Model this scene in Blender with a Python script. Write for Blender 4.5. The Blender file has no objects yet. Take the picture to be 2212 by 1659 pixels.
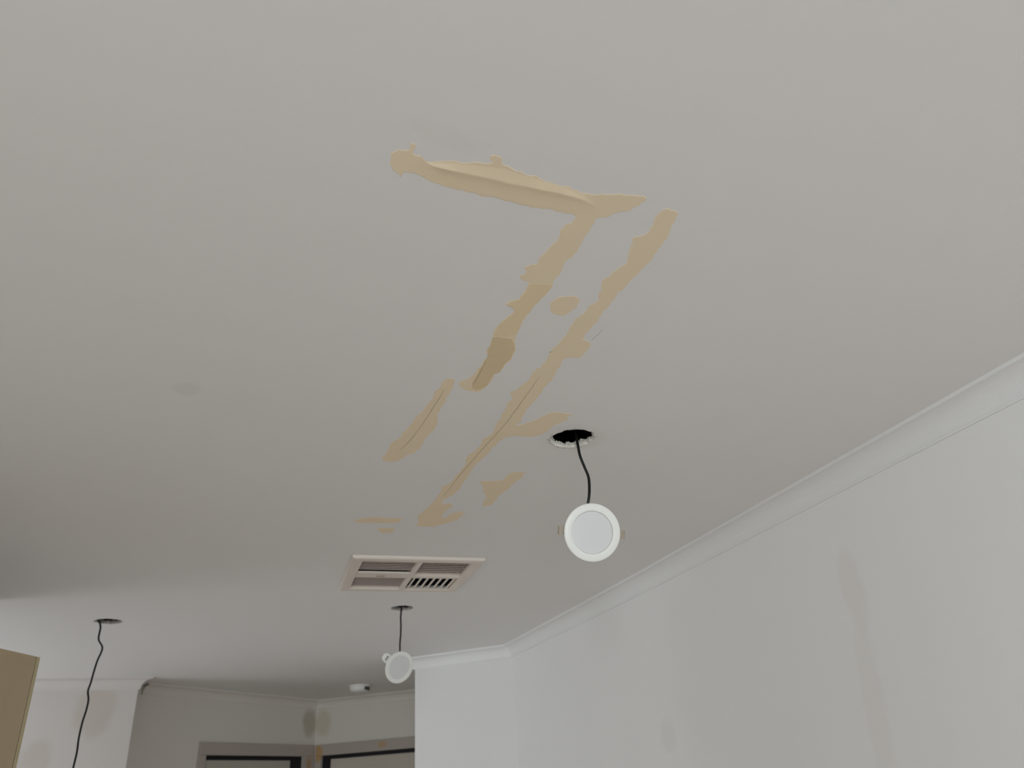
import bpy, bmesh, math, random
from mathutils import Vector, Matrix, noise
from mathutils.geometry import tessellate_polygon

scene = bpy.context.scene
col = scene.collection

# ------------------------------------------------------------------ camera
CEIL = 2.40
cam_data = bpy.data.cameras.new('camera')
cam = bpy.data.objects.new('camera', cam_data)
col.objects.link(cam)
cam.matrix_world = Matrix(((0.95465036, -0.08850281, -0.28427090, 0.0),
                           (-0.29199049, -0.46486972, -0.83584550, 0.0),
                           (-0.05817425, 0.88094460, -0.46963003, 1.74),
                           (0, 0, 0, 1)))
cam_data.sensor_width = 36.0
cam_data.lens = 36.0 * 1663.0 / 2212.0
cam_data.clip_start = 0.02
cam_data.dof.use_dof = True
cam_data.dof.focus_distance = 1.45
cam_data.dof.aperture_fstop = 5.6
scene.camera = cam

# ------------------------------------------------------------------ world, daylight through the windows, exposure
world = bpy.data.worlds.new('overcast_sky')
scene.world = world
world.use_nodes = True
bg = world.node_tree.nodes['Background']
bg.inputs['Color'].default_value = (0.80, 0.90, 1.0, 1)
bg.inputs['Strength'].default_value = 0.2


def window_light(name, loc, aim, sx, sy, power, colour):
    d = bpy.data.lights.new(name, 'AREA')
    d.shape = 'RECTANGLE'
    d.size, d.size_y, d.energy, d.color = sx, sy, power, colour
    o = bpy.data.objects.new(name, d)
    col.objects.link(o)
    o.location = loc
    o.rotation_euler = Vector(aim).to_track_quat('-Z', 'Y').to_euler()
    return o


window_light('daylight_back_window', (-1.2, -4.35, 1.25), (0.0, 1, 0.10), 1.4, 1.9, 113, (0.88, 0.980, 1.035))
window_light('daylight_side_window', (-3.95, -2.10, 1.25), (1, 0.22, 0.08), 2.4, 1.9, 27, (0.88, 0.980, 1.035))
window_light('daylight_kitchen_window', (-3.25, 4.02, 1.40), (1, -0.12, 0.14), 1.15, 1.2, 25, (0.90, 0.978, 1.03))

scene.view_settings.view_transform = 'Standard'
scene.view_settings.look = 'None'
scene.view_settings.gamma = 1.0
scene.view_settings.use_curve_mapping = False
scene.view_settings.exposure = 0.04
scene.cycles.use_denoising = True
scene.cycles.max_bounces = 14
scene.cycles.diffuse_bounces = 10
scene.cycles.sample_clamp_indirect = 4.0


# ------------------------------------------------------------------ materials
def new_mat(name):
    m = bpy.data.materials.new(name)
    m.use_nodes = True
    return m, m.node_tree.nodes, m.node_tree.links, m.node_tree.nodes['Principled BSDF']


def coloured(name, a, b, scale=30.0, rough=0.6, bump=0.0, bump_scale=200.0, detail=4.0, spec=0.3, metallic=0.0):
    """two tones of one colour mottled by noise, with fine relief"""
    m, n, l, p = new_mat(name)
    tc = n.new('ShaderNodeTexCoord')
    nz = n.new('ShaderNodeTexNoise')
    nz.inputs['Scale'].default_value = scale
    nz.inputs['Detail'].default_value = detail
    mx = n.new('ShaderNodeMix')
    mx.data_type = 'RGBA'
    mx.inputs[6].default_value = (*a, 1)
    mx.inputs[7].default_value = (*b, 1)
    l.new(tc.outputs['Object'], nz.inputs['Vector'])
    l.new(nz.outputs['Fac'], mx.inputs[0])
    l.new(mx.outputs[2], p.inputs['Base Color'])
    p.inputs['Roughness'].default_value = rough
    p.inputs['Specular IOR Level'].default_value = spec
    p.inputs['Metallic'].default_value = metallic
    if bump:
        n2 = n.new('ShaderNodeTexNoise')
        n2.inputs['Scale'].default_value = bump_scale
        n2.inputs['Detail'].default_value = 5
        bp = n.new('ShaderNodeBump')
        bp.inputs['Strength'].default_value = bump
        bp.inputs['Distance'].default_value = 0.002
        l.new(tc.outputs['Object'], n2.inputs['Vector'])
        l.new(n2.outputs['Fac'], bp.inputs['Height'])
        l.new(bp.outputs['Normal'], p.inputs['Normal'])
    return m


def painted(name, base, stains, rough=0.75, mottled=0.03, bump=0.06):
    """flat paint or plasterboard with soft stains: (centre, radii, rotation about x y z, colour, strength)"""
    m, n, l, p = new_mat(name)
    tc = n.new('ShaderNodeTexCoord')
    big = n.new('ShaderNodeTexNoise')
    big.inputs['Scale'].default_value = 1.6
    big.inputs['Detail'].default_value = 3
    l.new(tc.outputs['Object'], big.inputs['Vector'])
    mx = n.new('ShaderNodeMix')
    mx.data_type = 'RGBA'
    mx.inputs[6].default_value = (*[c * (1 - mottled) for c in base], 1)
    mx.inputs[7].default_value = (*[min(1, c * (1 + mottled)) for c in base], 1)
    l.new(big.outputs['Fac'], mx.inputs[0])
    out = mx.outputs[2]
    wob = n.new('ShaderNodeTexNoise')
    wob.inputs['Scale'].default_value = 14
    wob.inputs['Detail'].default_value = 4
    l.new(tc.outputs['Object'], wob.inputs['Vector'])
    for centre, radii, rot, colour, strength in stains:
        mp = n.new('ShaderNodeMapping')
        mp.vector_type = 'TEXTURE'
        mp.inputs['Location'].default_value = centre
        mp.inputs['Rotation'].default_value = rot
        mp.inputs['Scale'].default_value = radii
        l.new(tc.outputs['Object'], mp.inputs['Vector'])
        ln = n.new('ShaderNodeVectorMath')
        ln.operation = 'LENGTH'
        l.new(mp.outputs['Vector'], ln.inputs[0])
        ad = n.new('ShaderNodeMath')
        ad.operation = 'MULTIPLY_ADD'
        ad.inputs[1].default_value = 0.55
        l.new(wob.outputs['Fac'], ad.inputs[0])
        l.new(ln.outputs['Value'], ad.inputs[2])
        rg = n.new('ShaderNodeMapRange')
        rg.interpolation_type = 'SMOOTHSTEP'
        rg.inputs['From Min'].default_value = 1.40
        rg.inputs['From Max'].default_value = 0.85
        rg.inputs['To Max'].default_value = strength
        l.new(ad.outputs[0], rg.inputs['Value'])
        m2 = n.new('ShaderNodeMix')
        m2.data_type = 'RGBA'
        m2.inputs[7].default_value = (*colour, 1)
        l.new(rg.outputs['Result'], m2.inputs[0])
        l.new(out, m2.inputs[6])
        out = m2.outputs[2]
    l.new(out, p.inputs['Base Color'])
    p.inputs['Roughness'].default_value = rough
    p.inputs['Specular IOR Level'].default_value = 0.25
    fine = n.new('ShaderNodeTexNoise')
    fine.inputs['Scale'].default_value = 260
    fine.inputs['Detail'].default_value = 3
    l.new(tc.outputs['Object'], fine.inputs['Vector'])
    bp = n.new('ShaderNodeBump')
    bp.inputs['Strength'].default_value = bump
    bp.inputs['Distance'].default_value = 0.001
    l.new(fine.outputs['Fac'], bp.inputs['Height'])
    l.new(bp.outputs['Normal'], p.inputs['Normal'])
    return m


WHITE = (0.775, 0.770, 0.755)
M = {}
M['ceiling'] = painted('ceiling_paint', (0.795, 0.785, 0.770), [
    ((-0.16, 1.30, CEIL), (0.025, 0.03, 1), (0, 0, 0.3), (0.66, 0.64, 0.61), 0.28),
    ((0.15, 0.62, CEIL), (0.05, 0.02, 1), (0, 0, 0.3), (0.72, 0.705, 0.68), 0.25),
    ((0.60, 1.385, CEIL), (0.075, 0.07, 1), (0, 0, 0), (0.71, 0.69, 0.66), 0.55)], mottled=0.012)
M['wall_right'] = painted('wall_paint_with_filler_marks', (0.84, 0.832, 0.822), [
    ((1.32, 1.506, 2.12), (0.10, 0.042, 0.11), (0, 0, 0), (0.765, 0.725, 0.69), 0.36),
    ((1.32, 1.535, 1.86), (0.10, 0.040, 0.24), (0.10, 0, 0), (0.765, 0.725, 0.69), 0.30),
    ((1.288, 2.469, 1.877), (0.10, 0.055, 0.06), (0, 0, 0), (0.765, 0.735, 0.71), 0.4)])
M['wall'] = painted('wall_paint', WHITE, [])
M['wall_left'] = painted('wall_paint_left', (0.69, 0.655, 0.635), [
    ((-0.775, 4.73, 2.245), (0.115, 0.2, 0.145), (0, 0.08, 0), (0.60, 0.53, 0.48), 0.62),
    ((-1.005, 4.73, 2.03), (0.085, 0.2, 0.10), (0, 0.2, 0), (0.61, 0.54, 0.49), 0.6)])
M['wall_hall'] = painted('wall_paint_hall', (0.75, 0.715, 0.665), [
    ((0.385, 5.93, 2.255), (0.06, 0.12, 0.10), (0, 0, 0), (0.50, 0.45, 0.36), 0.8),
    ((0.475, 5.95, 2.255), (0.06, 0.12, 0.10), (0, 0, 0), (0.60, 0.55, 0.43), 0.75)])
M['wall_plain'] = painted('cornice_undercoat', (0.69, 0.66, 0.64), [])
M['cornice'] = coloured('cornice_paint', (0.80, 0.80, 0.79), (0.83, 0.83, 0.82), 3, 0.6, 0.03)
M['floor'] = coloured('concrete_floor', (0.48, 0.405, 0.36), (0.56, 0.48, 0.43), 5, 0.7, 0.1)
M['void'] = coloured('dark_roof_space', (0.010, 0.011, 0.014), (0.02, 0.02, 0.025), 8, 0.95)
M['gypsum_dirty'] = coloured('dusty_plasterboard', (0.62, 0.59, 0.54), (0.10, 0.09, 0.08), 160, 0.9, 0.6, 300, spec=0.1)
M['gypsum'] = coloured('torn_plasterboard', (0.88, 0.87, 0.80), (0.60, 0.56, 0.50), 90, 0.9, 0.6, 300, spec=0.1)
M['grime'] = coloured('grey_dust', (0.12, 0.105, 0.10), (0.45, 0.42, 0.40), 160, 0.95, spec=0.1)
M['filler'] = coloured('cream_filler', (0.845, 0.71, 0.505), (0.835, 0.712, 0.525), 14, 0.85, 0.10, 60, spec=0.2)
M['filler_wet'] = coloured('damp_cream_filler', (0.715, 0.58, 0.37), (0.745, 0.61, 0.40), 20, 0.8, 0.12, 60, spec=0.2)
M['filler_second'] = coloured('second_coat_filler', (0.80, 0.66, 0.44), (0.82, 0.685, 0.47), 9, 0.85, 0.10, 60, spec=0.2)
M['filler_line'] = coloured('filler_joint', (0.50, 0.40, 0.25), (0.58, 0.47, 0.31), 60, 0.9, 0.2)
M['pencil'] = coloured('pencil_graphite', (0.42, 0.41, 0.40), (0.60, 0.58, 0.56), 120, 0.8)
M['cable'] = coloured('black_plastic', (0.005, 0.006, 0.006), (0.010, 0.010, 0.010), 50, 0.30, spec=0.35)
M['lamp_white'] = coloured('white_enamel', (0.83, 0.83, 0.79), (0.85, 0.85, 0.81), 12, 0.35, spec=0.4)
M['lamp_diffuser'] = coloured('opal_acrylic', (0.68, 0.685, 0.68), (0.70, 0.705, 0.70), 12, 0.45, spec=0.4)
M['clip'] = coloured('tan_spring_steel', (0.33, 0.28, 0.22), (0.40, 0.34, 0.27), 40, 0.5, spec=0.4)
M['vent'] = coloured('aged_white_plastic', (0.72, 0.655, 0.585), (0.76, 0.69, 0.62), 8, 0.5)
M['vent_slat'] = coloured('aged_shade_toned_plastic', (0.44, 0.365, 0.32), (0.50, 0.42, 0.37), 6, 0.5)  # darker than the frame: age plus recess shade put into the colour
M['alarm'] = coloured('white_alarm_plastic', (0.82, 0.80, 0.77), (0.86, 0.84, 0.81), 20, 0.45)
M['alarm_dark'] = coloured('dark_plastic', (0.05, 0.05, 0.055), (0.10, 0.10, 0.10), 80, 0.6)
M['tan'] = coloured('tan_laminate', (0.42, 0.335, 0.215), (0.46, 0.37, 0.245), 7, 0.55, 0.03)
M['tan_edge'] = coloured('tan_edge_strip', (0.47, 0.395, 0.245), (0.50, 0.42, 0.27), 9, 0.55)
M['tan_groove'] = coloured('tan_gap', (0.16, 0.12, 0.08), (0.22, 0.17, 0.11), 30, 0.8)
M['door_trim'] = painted('primed_door_trim', (0.47, 0.42, 0.375), [
    ((0.545, 5.89, 2.08), (0.03, 0.2, 0.03), (0, 0, 0), (0.48, 0.30, 0.12), 0.0),
    ((0.455, 5.93, 2.06), (0.030, 0.10, 0.06), (0, 0, 0), (0.50, 0.30, 0.12), 0.8),
    ((0.395, 5.93, 2.00), (0.018, 0.10, 0.05), (0, 0, 0), (0.45, 0.29, 0.13), 0.7),
    ((0.845, 5.65, 2.085), (0.028, 0.2, 0.022), (0, 0, 0), (0.50, 0.33, 0.16), 0.75)], rough=0.6)
M['door_leaf'] = coloured('primed_door_leaf', (0.55, 0.50, 0.43), (0.60, 0.54, 0.47), 3, 0.55)
M['door_leaf_green'] = coloured('grey_door_leaf', (0.46, 0.45, 0.39), (0.52, 0.48, 0.42), 3, 0.55)
M['black_track_gap'] = coloured('black_track_gap_tone', (0.012, 0.010, 0.012), (0.02, 0.018, 0.02), 40, 0.6)


# ------------------------------------------------------------------ helpers
def link_mesh(name, bm, mat, parent=None, smooth=False):
    me = bpy.data.meshes.new(name)
    bm.normal_update()
    bm.to_mesh(me)
    bm.free()
    if smooth:
        for p in me.polygons:
            p.use_smooth = True
    for k in (mat if isinstance(mat, (list, tuple)) else [mat]):
        me.materials.append(k)
    o = bpy.data.objects.new(name, me)
    col.objects.link(o)
    if parent is not None:
        o.parent = parent
        o.matrix_parent_inverse = Matrix.Translation(-parent.location)
    return o


def thing(name, label, category, loc, group=None):
    o = bpy.data.objects.new(name, None)
    o.empty_display_size = 0.05
    col.objects.link(o)
    o.location = loc
    tag(o, label, category, group)
    return o


def tag(o, label, category, group=None):
    o['label'] = label
    o['category'] = category
    if group:
        o['group'] = group
    return o


def structure(o):
    o['kind'] = 'structure'
    return o


def add_box(bm, lo, hi, mtx=None, bevel=0.0):
    vs = []
    for z in (lo[2], hi[2]):
        for x, y in ((lo[0], lo[1]), (hi[0], lo[1]), (hi[0], hi[1]), (lo[0], hi[1])):
            v = Vector((x, y, z))
            vs.append(bm.verts.new(mtx @ v if mtx else v))
    fs = [bm.faces.new([vs[i] for i in q]) for q in
          ((3, 2, 1, 0), (4, 5, 6, 7), (0, 1, 5, 4), (1, 2, 6, 5), (2, 3, 7, 6), (3, 0, 4, 7))]
    if bevel:
        es = list({e for f in fs for e in f.edges})
        bmesh.ops.bevel(bm, geom=es, offset=bevel, segments=2, affect='EDGES', profile=0.5)


def box(name, lo, hi, mat, parent=None, mtx=None, bevel=0.0):
    bm = bmesh.new()
    add_box(bm, lo, hi, mtx, bevel)
    return link_mesh(name, bm, mat, parent)


def add_prism(bm, pts, z0, z1):
    """solid from a plan outline"""
    lower = [bm.verts.new((x, y, z0)) for x, y in pts]
    upper = [bm.verts.new((x, y, z1)) for x, y in pts]
    n = len(pts)
    for t in tessellate_polygon([[Vector((x, y, 0)) for x, y in pts]]):
        try:
            bm.faces.new([lower[i] for i in t])
            bm.faces.new([upper[i] for i in reversed(t)])
        except ValueError:
            pass
    for i in range(n):
        j = (i + 1) % n
        bm.faces.new((lower[i], lower[j], upper[j], upper[i]))
    bmesh.ops.recalc_face_normals(bm, faces=bm.faces)


def offset_line(pts, d):
    """open plan line moved by d to its left, mitred at the corners"""
    out = []
    P = [Vector(p) for p in pts]
    for i, p in enumerate(P):
        ns = []
        if i > 0:
            t = (p - P[i - 1]).normalized()
            ns.append(Vector((-t.y, t.x)))
        if i < len(P) - 1:
            t = (P[i + 1] - p).normalized()
            ns.append(Vector((-t.y, t.x)))
        if len(ns) == 1:
            out.append(p + ns[0] * d)
        else:
            m = (ns[0] + ns[1]).normalized()
            out.append(p + m * (d / max(0.3, m.dot(ns[0]))))
    return out


def add_tube(bm, pts, r, seg=8, sub=6, flat=None):
    """smooth tube through points (Catmull-Rom)"""
    P = [Vector(p) for p in pts]
    path = []
    for i in range(len(P) - 1):
        a = P[max(0, i - 1)]
        b, c = P[i], P[i + 1]
        d = P[min(len(P) - 1, i + 2)]
        for k in range(sub):
            t = k / sub
            path.append(0.5 * ((2 * b) + (c - a) * t + (2 * a - 5 * b + 4 * c - d) * t * t + (3 * b - a - 3 * c + d) * t ** 3))
    path.append(P[-1])
    rings = []
    ref = Vector((1, 0, 0))
    for i, p in enumerate(path):
        t = (path[min(i + 1, len(path) - 1)] - path[max(i - 1, 0)]).normalized()
        u = (ref - t * ref.dot(t)).normalized()
        v = t.cross(u)
        rings.append([bm.verts.new(p + (u * math.cos(a) + v * math.sin(a)) * r) for a in
                      [2 * math.pi * k / seg for k in range(seg)]])
    for a, b in zip(rings, rings[1:]):
        for k in range(seg):
            bm.faces.new((a[k], a[(k + 1) % seg], b[(k + 1) % seg], b[k]))
    bm.faces.new(list(reversed(rings[0])))
    bm.faces.new(rings[-1])


def add_lathe(bm, prof, mtx, seg=64, close=True):
    """revolve (radius, height) pairs about local z"""
    rings = []
    for r, h in prof:
        if r < 1e-6:
            rings.append([bm.verts.new(mtx @ Vector((0, 0, h)))])
        else:
            rings.append([bm.verts.new(mtx @ Vector((r * math.cos(2 * math.pi * k / seg), r * math.sin(2 * math.pi * k / seg), h)))
                          for k in range(seg)])
    for a, b in zip(rings, rings[1:]):
        for k in range(seg):
            j = (k + 1) % seg
            q = [a[k % len(a)], a[j % len(a)], b[j % len(b)], b[k % len(b)]]
            q = list(dict.fromkeys(q))
            if len(q) > 2:
                bm.faces.new(q)
    bmesh.ops.recalc_face_normals(bm, faces=bm.faces)


# ------------------------------------------------------------------ measured plan outlines on the ceiling (metres)
OUT = {
    'bar': [(0.0935,0.6583), (0.1011,0.6523), (0.1131,0.6493), (0.1158,0.6398), (0.1217,0.6379), (0.1216,0.6515), (0.1294,0.6546), (0.1392,0.6624), (0.1482,0.6610), (0.1615,0.6545), (0.1762,0.6535), (0.1906,0.6508), (0.2055,0.6498), (0.2128,0.6454), (0.2077,0.6374), (0.2124,0.6337), (0.2232,0.6352), (0.2271,0.6464), (0.2411,0.6501), (0.2551,0.6543), (0.2692,0.6550), (0.2829,0.6599), (0.2996,0.6615), (0.3146,0.6635), (0.3229,0.6664), (0.3396,0.6690), (0.3563,0.6688), (0.3786,0.6612), (0.3991,0.6593), (0.4224,0.6582), (0.4237,0.6653), (0.4183,0.6771), (0.4122,0.6878), (0.3995,0.6938), (0.3900,0.7023), (0.3758,0.7103), (0.3754,0.7199), (0.3741,0.7331), (0.3741,0.7497), (0.3749,0.7631), (0.3736,0.7773), (0.3735,0.7951), (0.3713,0.8046), (0.3661,0.8095), (0.3697,0.8254), (0.3684,0.8448), (0.3670,0.8608), (0.3692,0.8704), (0.3662,0.8935), (0.3604,0.9202), (0.3578,0.9427), (0.3550,0.9658), (0.3569,0.9840), (0.3564,1.0032), (0.3599,1.0270), (0.3700,1.0555), (0.3722,1.0896), (0.3671,1.1098), (0.3675,1.1352), (0.3582,1.1483), (0.3593,1.1716), (0.3579,1.1931), (0.3519,1.2035), (0.3515,1.2129), (0.3452,1.2172), (0.3240,1.2150), (0.3134,1.2077), (0.3051,1.1970), (0.3009,1.1918), (0.3050,1.1791), (0.3139,1.1744), (0.3172,1.1649), (0.3218,1.1495), (0.3222,1.1296), (0.3274,1.1229), (0.3265,1.1093), (0.3284,1.0926), (0.3227,1.0723), (0.3223,1.0447), (0.3182,1.0207), (0.3180,1.0015), (0.3190,0.9826), (0.3242,0.9655), (0.3316,0.9482), (0.3303,0.9397), (0.3166,0.9317), (0.3131,0.9282), (0.3183,0.9207), (0.3297,0.9098), (0.3316,0.8927), (0.3318,0.8785), (0.3322,0.8684), (0.3170,0.8620), (0.3147,0.8547), (0.3185,0.8481), (0.3150,0.8338), (0.3198,0.8235), (0.3279,0.8235), (0.3270,0.8073), (0.3319,0.7885), (0.3352,0.7721), (0.3384,0.7562), (0.3354,0.7421), (0.3396,0.7298), (0.3455,0.7252), (0.3456,0.7142), (0.3393,0.7119), (0.3196,0.7109), (0.3000,0.7094), (0.2816,0.7107), (0.2624,0.7092), (0.2454,0.7073), (0.2305,0.7049), (0.2185,0.7049), (0.2039,0.7026), (0.1877,0.7007), (0.1680,0.6998), (0.1537,0.6962), (0.1412,0.6910), (0.1269,0.6850), (0.1160,0.6863), (0.1130,0.6959), (0.1082,0.6895), (0.1018,0.6844), (0.0968,0.6791)],
    'ridge': [(0.1338,0.6630), (0.1475,0.6669), (0.1645,0.6675), (0.1837,0.6687), (0.2031,0.6694), (0.2228,0.6707), (0.2432,0.6730), (0.2634,0.6737), (0.2840,0.6750), (0.3046,0.6753), (0.3260,0.6771), (0.3469,0.6819), (0.3656,0.6910), (0.3623,0.7041), (0.3464,0.7078), (0.3225,0.7072), (0.3008,0.7056), (0.2803,0.7068), (0.2613,0.7056), (0.2400,0.7027), (0.2196,0.7017), (0.1989,0.6986), (0.1787,0.6958), (0.1586,0.6923), (0.1417,0.6841), (0.1330,0.6730)],
    'mid': [(0.3329,0.8699), (0.3467,0.8653), (0.3669,0.8632), (0.3682,0.8726), (0.3648,0.8922), (0.3589,0.9188), (0.3563,0.9412), (0.3535,0.9643), (0.3554,0.9834), (0.3564,1.0080), (0.3402,1.0192), (0.3192,1.0196), (0.3190,1.0023), (0.3200,0.9833), (0.3253,0.9666), (0.3331,0.9488), (0.3312,0.9386), (0.3176,0.9306), (0.3197,0.9212), (0.3308,0.9103), (0.3328,0.8933), (0.3327,0.8795)],
    'dark': [(0.3205,1.0242), (0.3272,1.0199), (0.3407,1.0210), (0.3527,1.0210), (0.3620,1.0366), (0.3687,1.0547), (0.3707,1.0883), (0.3654,1.1080), (0.3657,1.1338), (0.3568,1.1474), (0.3573,1.1696), (0.3561,1.1916), (0.3499,1.2014), (0.3414,1.2117), (0.3316,1.2042), (0.3263,1.1780), (0.3275,1.1542), (0.3266,1.1304), (0.3293,1.1142), (0.3305,1.0933), (0.3253,1.0749), (0.3224,1.0672), (0.3231,1.0445)],
    'long': [(0.4519,0.6754), (0.4570,0.6721), (0.4715,0.6718), (0.4775,0.6788), (0.4801,0.6925), (0.4805,0.7021), (0.4842,0.7161), (0.4854,0.7345), (0.4864,0.7553), (0.4867,0.7806), (0.4832,0.8040), (0.4802,0.8241), (0.4778,0.8406), (0.4776,0.8570), (0.4723,0.8623), (0.4735,0.8767), (0.4741,0.8959), (0.4716,0.9208), (0.4722,0.9412), (0.4719,0.9601), (0.4691,0.9799), (0.4688,0.9997), (0.4899,1.0106), (0.4915,1.0284), (0.4915,1.0496), (0.4874,1.0613), (0.4704,1.0619), (0.4616,1.0691), (0.4644,1.0963), (0.4644,1.1163), (0.4670,1.1272), (0.4670,1.1480), (0.4638,1.1731), (0.4643,1.2013), (0.4630,1.2341), (0.4606,1.2650), (0.4605,1.2894), (0.4637,1.3249), (0.4591,1.3435), (0.4758,1.3316), (0.4894,1.3130), (0.5010,1.2893), (0.5086,1.2737), (0.5366,1.2701), (0.5479,1.2738), (0.5605,1.2765), (0.5486,1.2844), (0.5576,1.2951), (0.5494,1.3135), (0.5387,1.3303), (0.5337,1.3541), (0.5284,1.3785), (0.5095,1.3936), (0.4823,1.3942), (0.4636,1.3998), (0.4534,1.4111), (0.4472,1.4365), (0.4430,1.4707), (0.4427,1.5009), (0.4377,1.5284), (0.4309,1.5707), (0.4321,1.6038), (0.4322,1.6481), (0.4316,1.6840), (0.4329,1.7209), (0.4266,1.7600), (0.4119,1.7901), (0.4103,1.8191), (0.4422,1.8267), (0.4417,1.8506), (0.4345,1.8820), (0.4325,1.9199), (0.4428,1.9380), (0.4527,1.8984), (0.4686,1.8777), (0.4846,1.8782), (0.4877,1.9131), (0.4809,1.9464), (0.4618,1.9752), (0.4410,1.9979), (0.4312,2.0127), (0.4012,2.0134), (0.3816,2.0116), (0.3791,1.9652), (0.3698,1.9277), (0.3766,1.8894), (0.3829,1.8404), (0.3874,1.8048), (0.3909,1.7484), (0.3855,1.7063), (0.3993,1.6835), (0.4022,1.6476), (0.4062,1.6029), (0.4080,1.5512), (0.4013,1.5386), (0.4006,1.5077), (0.4086,1.4848), (0.4134,1.4504), (0.4093,1.4226), (0.4191,1.3971), (0.4223,1.3849), (0.4188,1.3550), (0.4175,1.3113), (0.4168,1.2764), (0.4121,1.2502), (0.4166,1.2295), (0.4058,1.2091), (0.4145,1.1886), (0.4232,1.1594), (0.4233,1.1154), (0.4301,1.1056), (0.4323,1.0829), (0.4297,1.0511), (0.4292,1.0541), (0.4314,1.0328), (0.4347,1.0117), (0.4363,0.9867), (0.4337,0.9586), (0.4369,0.9394), (0.4417,0.9249), (0.4419,0.9028), (0.4510,0.8965), (0.4463,0.8762), (0.4387,0.8491), (0.4360,0.8397), (0.4423,0.8227), (0.4459,0.8085), (0.4534,0.7900), (0.4487,0.7745), (0.4416,0.7514), (0.4383,0.7367), (0.4525,0.7250), (0.4530,0.7117), (0.4510,0.6960), (0.4491,0.6854)],
    'lower': [(0.2765,1.1786), (0.2824,1.1734), (0.2945,1.1769), (0.2975,1.2076), (0.2974,1.2262), (0.2945,1.2586), (0.2966,1.2681), (0.2951,1.3018), (0.2928,1.3265), (0.2995,1.3465), (0.3032,1.3826), (0.2978,1.4100), (0.2914,1.4424), (0.2937,1.4702), (0.2887,1.4959), (0.2829,1.5180), (0.2713,1.5285), (0.2652,1.5513), (0.2546,1.5689), (0.2382,1.5733), (0.2220,1.5670), (0.2204,1.5496), (0.2256,1.5146), (0.2253,1.4815), (0.2300,1.4606), (0.2392,1.4394), (0.2406,1.4198), (0.2468,1.3923), (0.2506,1.3624), (0.2544,1.3333), (0.2612,1.3217), (0.2634,1.2874), (0.2689,1.2634), (0.2666,1.2383), (0.2712,1.2126)],
    'blob': [(0.3797,0.9139), (0.3829,0.8983), (0.3928,0.8911), (0.4099,0.8832), (0.4191,0.8905), (0.4253,0.8998), (0.4236,0.9154), (0.4200,0.9295), (0.4143,0.9419), (0.4011,0.9416), (0.3900,0.9358), (0.3851,0.9258)],
    'hook': [(0.4669,1.6583), (0.5114,1.6466), (0.5211,1.6401), (0.5198,1.6101), (0.5322,1.5886), (0.5574,1.5848), (0.5626,1.6187), (0.5558,1.6401), (0.5517,1.6772), (0.5496,1.7098), (0.5421,1.7385), (0.5426,1.7898), (0.5427,1.8194), (0.5213,1.8318), (0.5115,1.7882), (0.5118,1.7595), (0.5035,1.7438), (0.4949,1.7339), (0.4883,1.7023), (0.4759,1.6776)],
    'dash': [(0.2069,1.9795), (0.2311,1.9638), (0.2571,1.9479), (0.2982,1.9518), (0.3349,1.9511), (0.3333,1.9773), (0.3218,1.9958), (0.2643,1.9986), (0.2236,2.0008)],
    'dab': [(0.2766,2.0414), (0.3284,2.0355), (0.3291,2.0660), (0.3192,2.0841), (0.2976,2.0836), (0.2861,2.0638)],
    'crease_lower': [(0.2822,1.2166), (0.2817,1.2545), (0.2785,1.2879), (0.2766,1.3224), (0.2730,1.3657), (0.2685,1.4074), (0.2621,1.4593), (0.2498,1.5106)],
    'crease_long': [(0.4398,1.1383), (0.4397,1.1869), (0.4385,1.2453), (0.4378,1.2935), (0.4369,1.3332), (0.4329,1.3753), (0.4292,1.4152), (0.4231,1.4739), (0.4195,1.5268), (0.4146,1.5779), (0.4106,1.6364), (0.4075,1.7191), (0.4032,1.7688)],
    'crease_dark': [(0.3288,1.0872), (0.3308,1.1251), (0.3301,1.1595), (0.3313,1.1920)],
    'scratch': [(0.4894,0.9660), (0.4900,0.9805), (0.4874,0.9909), (0.4861,1.0012)],
    'hole1': [(0.5491,1.4038), (0.5512,1.3890), (0.5561,1.3738), (0.5621,1.3563), (0.5724,1.3452), (0.5843,1.3386), (0.6005,1.3404), (0.6157,1.3448), (0.6262,1.3500), (0.6366,1.3625), (0.6431,1.3783), (0.6417,1.3932), (0.6363,1.4066), (0.6268,1.4208), (0.6152,1.4328), (0.5979,1.4357), (0.5801,1.4285), (0.5648,1.4185)],
    'hole2': [(0.4779,3.0224), (0.5103,2.9815), (0.5593,3.0041), (0.5370,3.0619)],
    'hole3': [(-0.5942,3.2684), (-0.5386,3.2268), (-0.4998,3.2680), (-0.5428,3.3192)],
}

# ------------------------------------------------------------------ the room shell
rng = random.Random(4)


def hole_outline(cx, cy, r, n=72, rough=0.0022, seed=0):
    pts = []
    for k in range(n):
        a = 2 * math.pi * k / n
        q = r + rough * 2 * noise.noise(Vector((math.cos(a) * 3 + seed, math.sin(a) * 3, seed))) \
              + rough * noise.noise(Vector((math.cos(a) * 14, math.sin(a) * 14 + seed, seed)))
        pts.append((cx + q * math.cos(a), cy + q * math.sin(a)))
    return pts


HOLES = [(0.5985, 1.3868, 0.0470), (0.5180, 3.0170, 0.0425), (-0.5450, 3.2700, 0.0465)]
hole_pts = [hole_outline(x, y, r, seed=i * 7.3) for i, (x, y, r) in enumerate(HOLES)]
VX0, VX1, VY0, VY1 = 0.262, 0.641, 2.318, 2.701          # duct opening behind the air vent
vent_hole = [(VX0, VY0), (VX1, VY0), (VX1, VY1), (VX0, VY1)]
plan = [(-4.3, -4.7), (2.3, -4.7), (2.3, 7.2), (-4.3, 7.2)]

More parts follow.
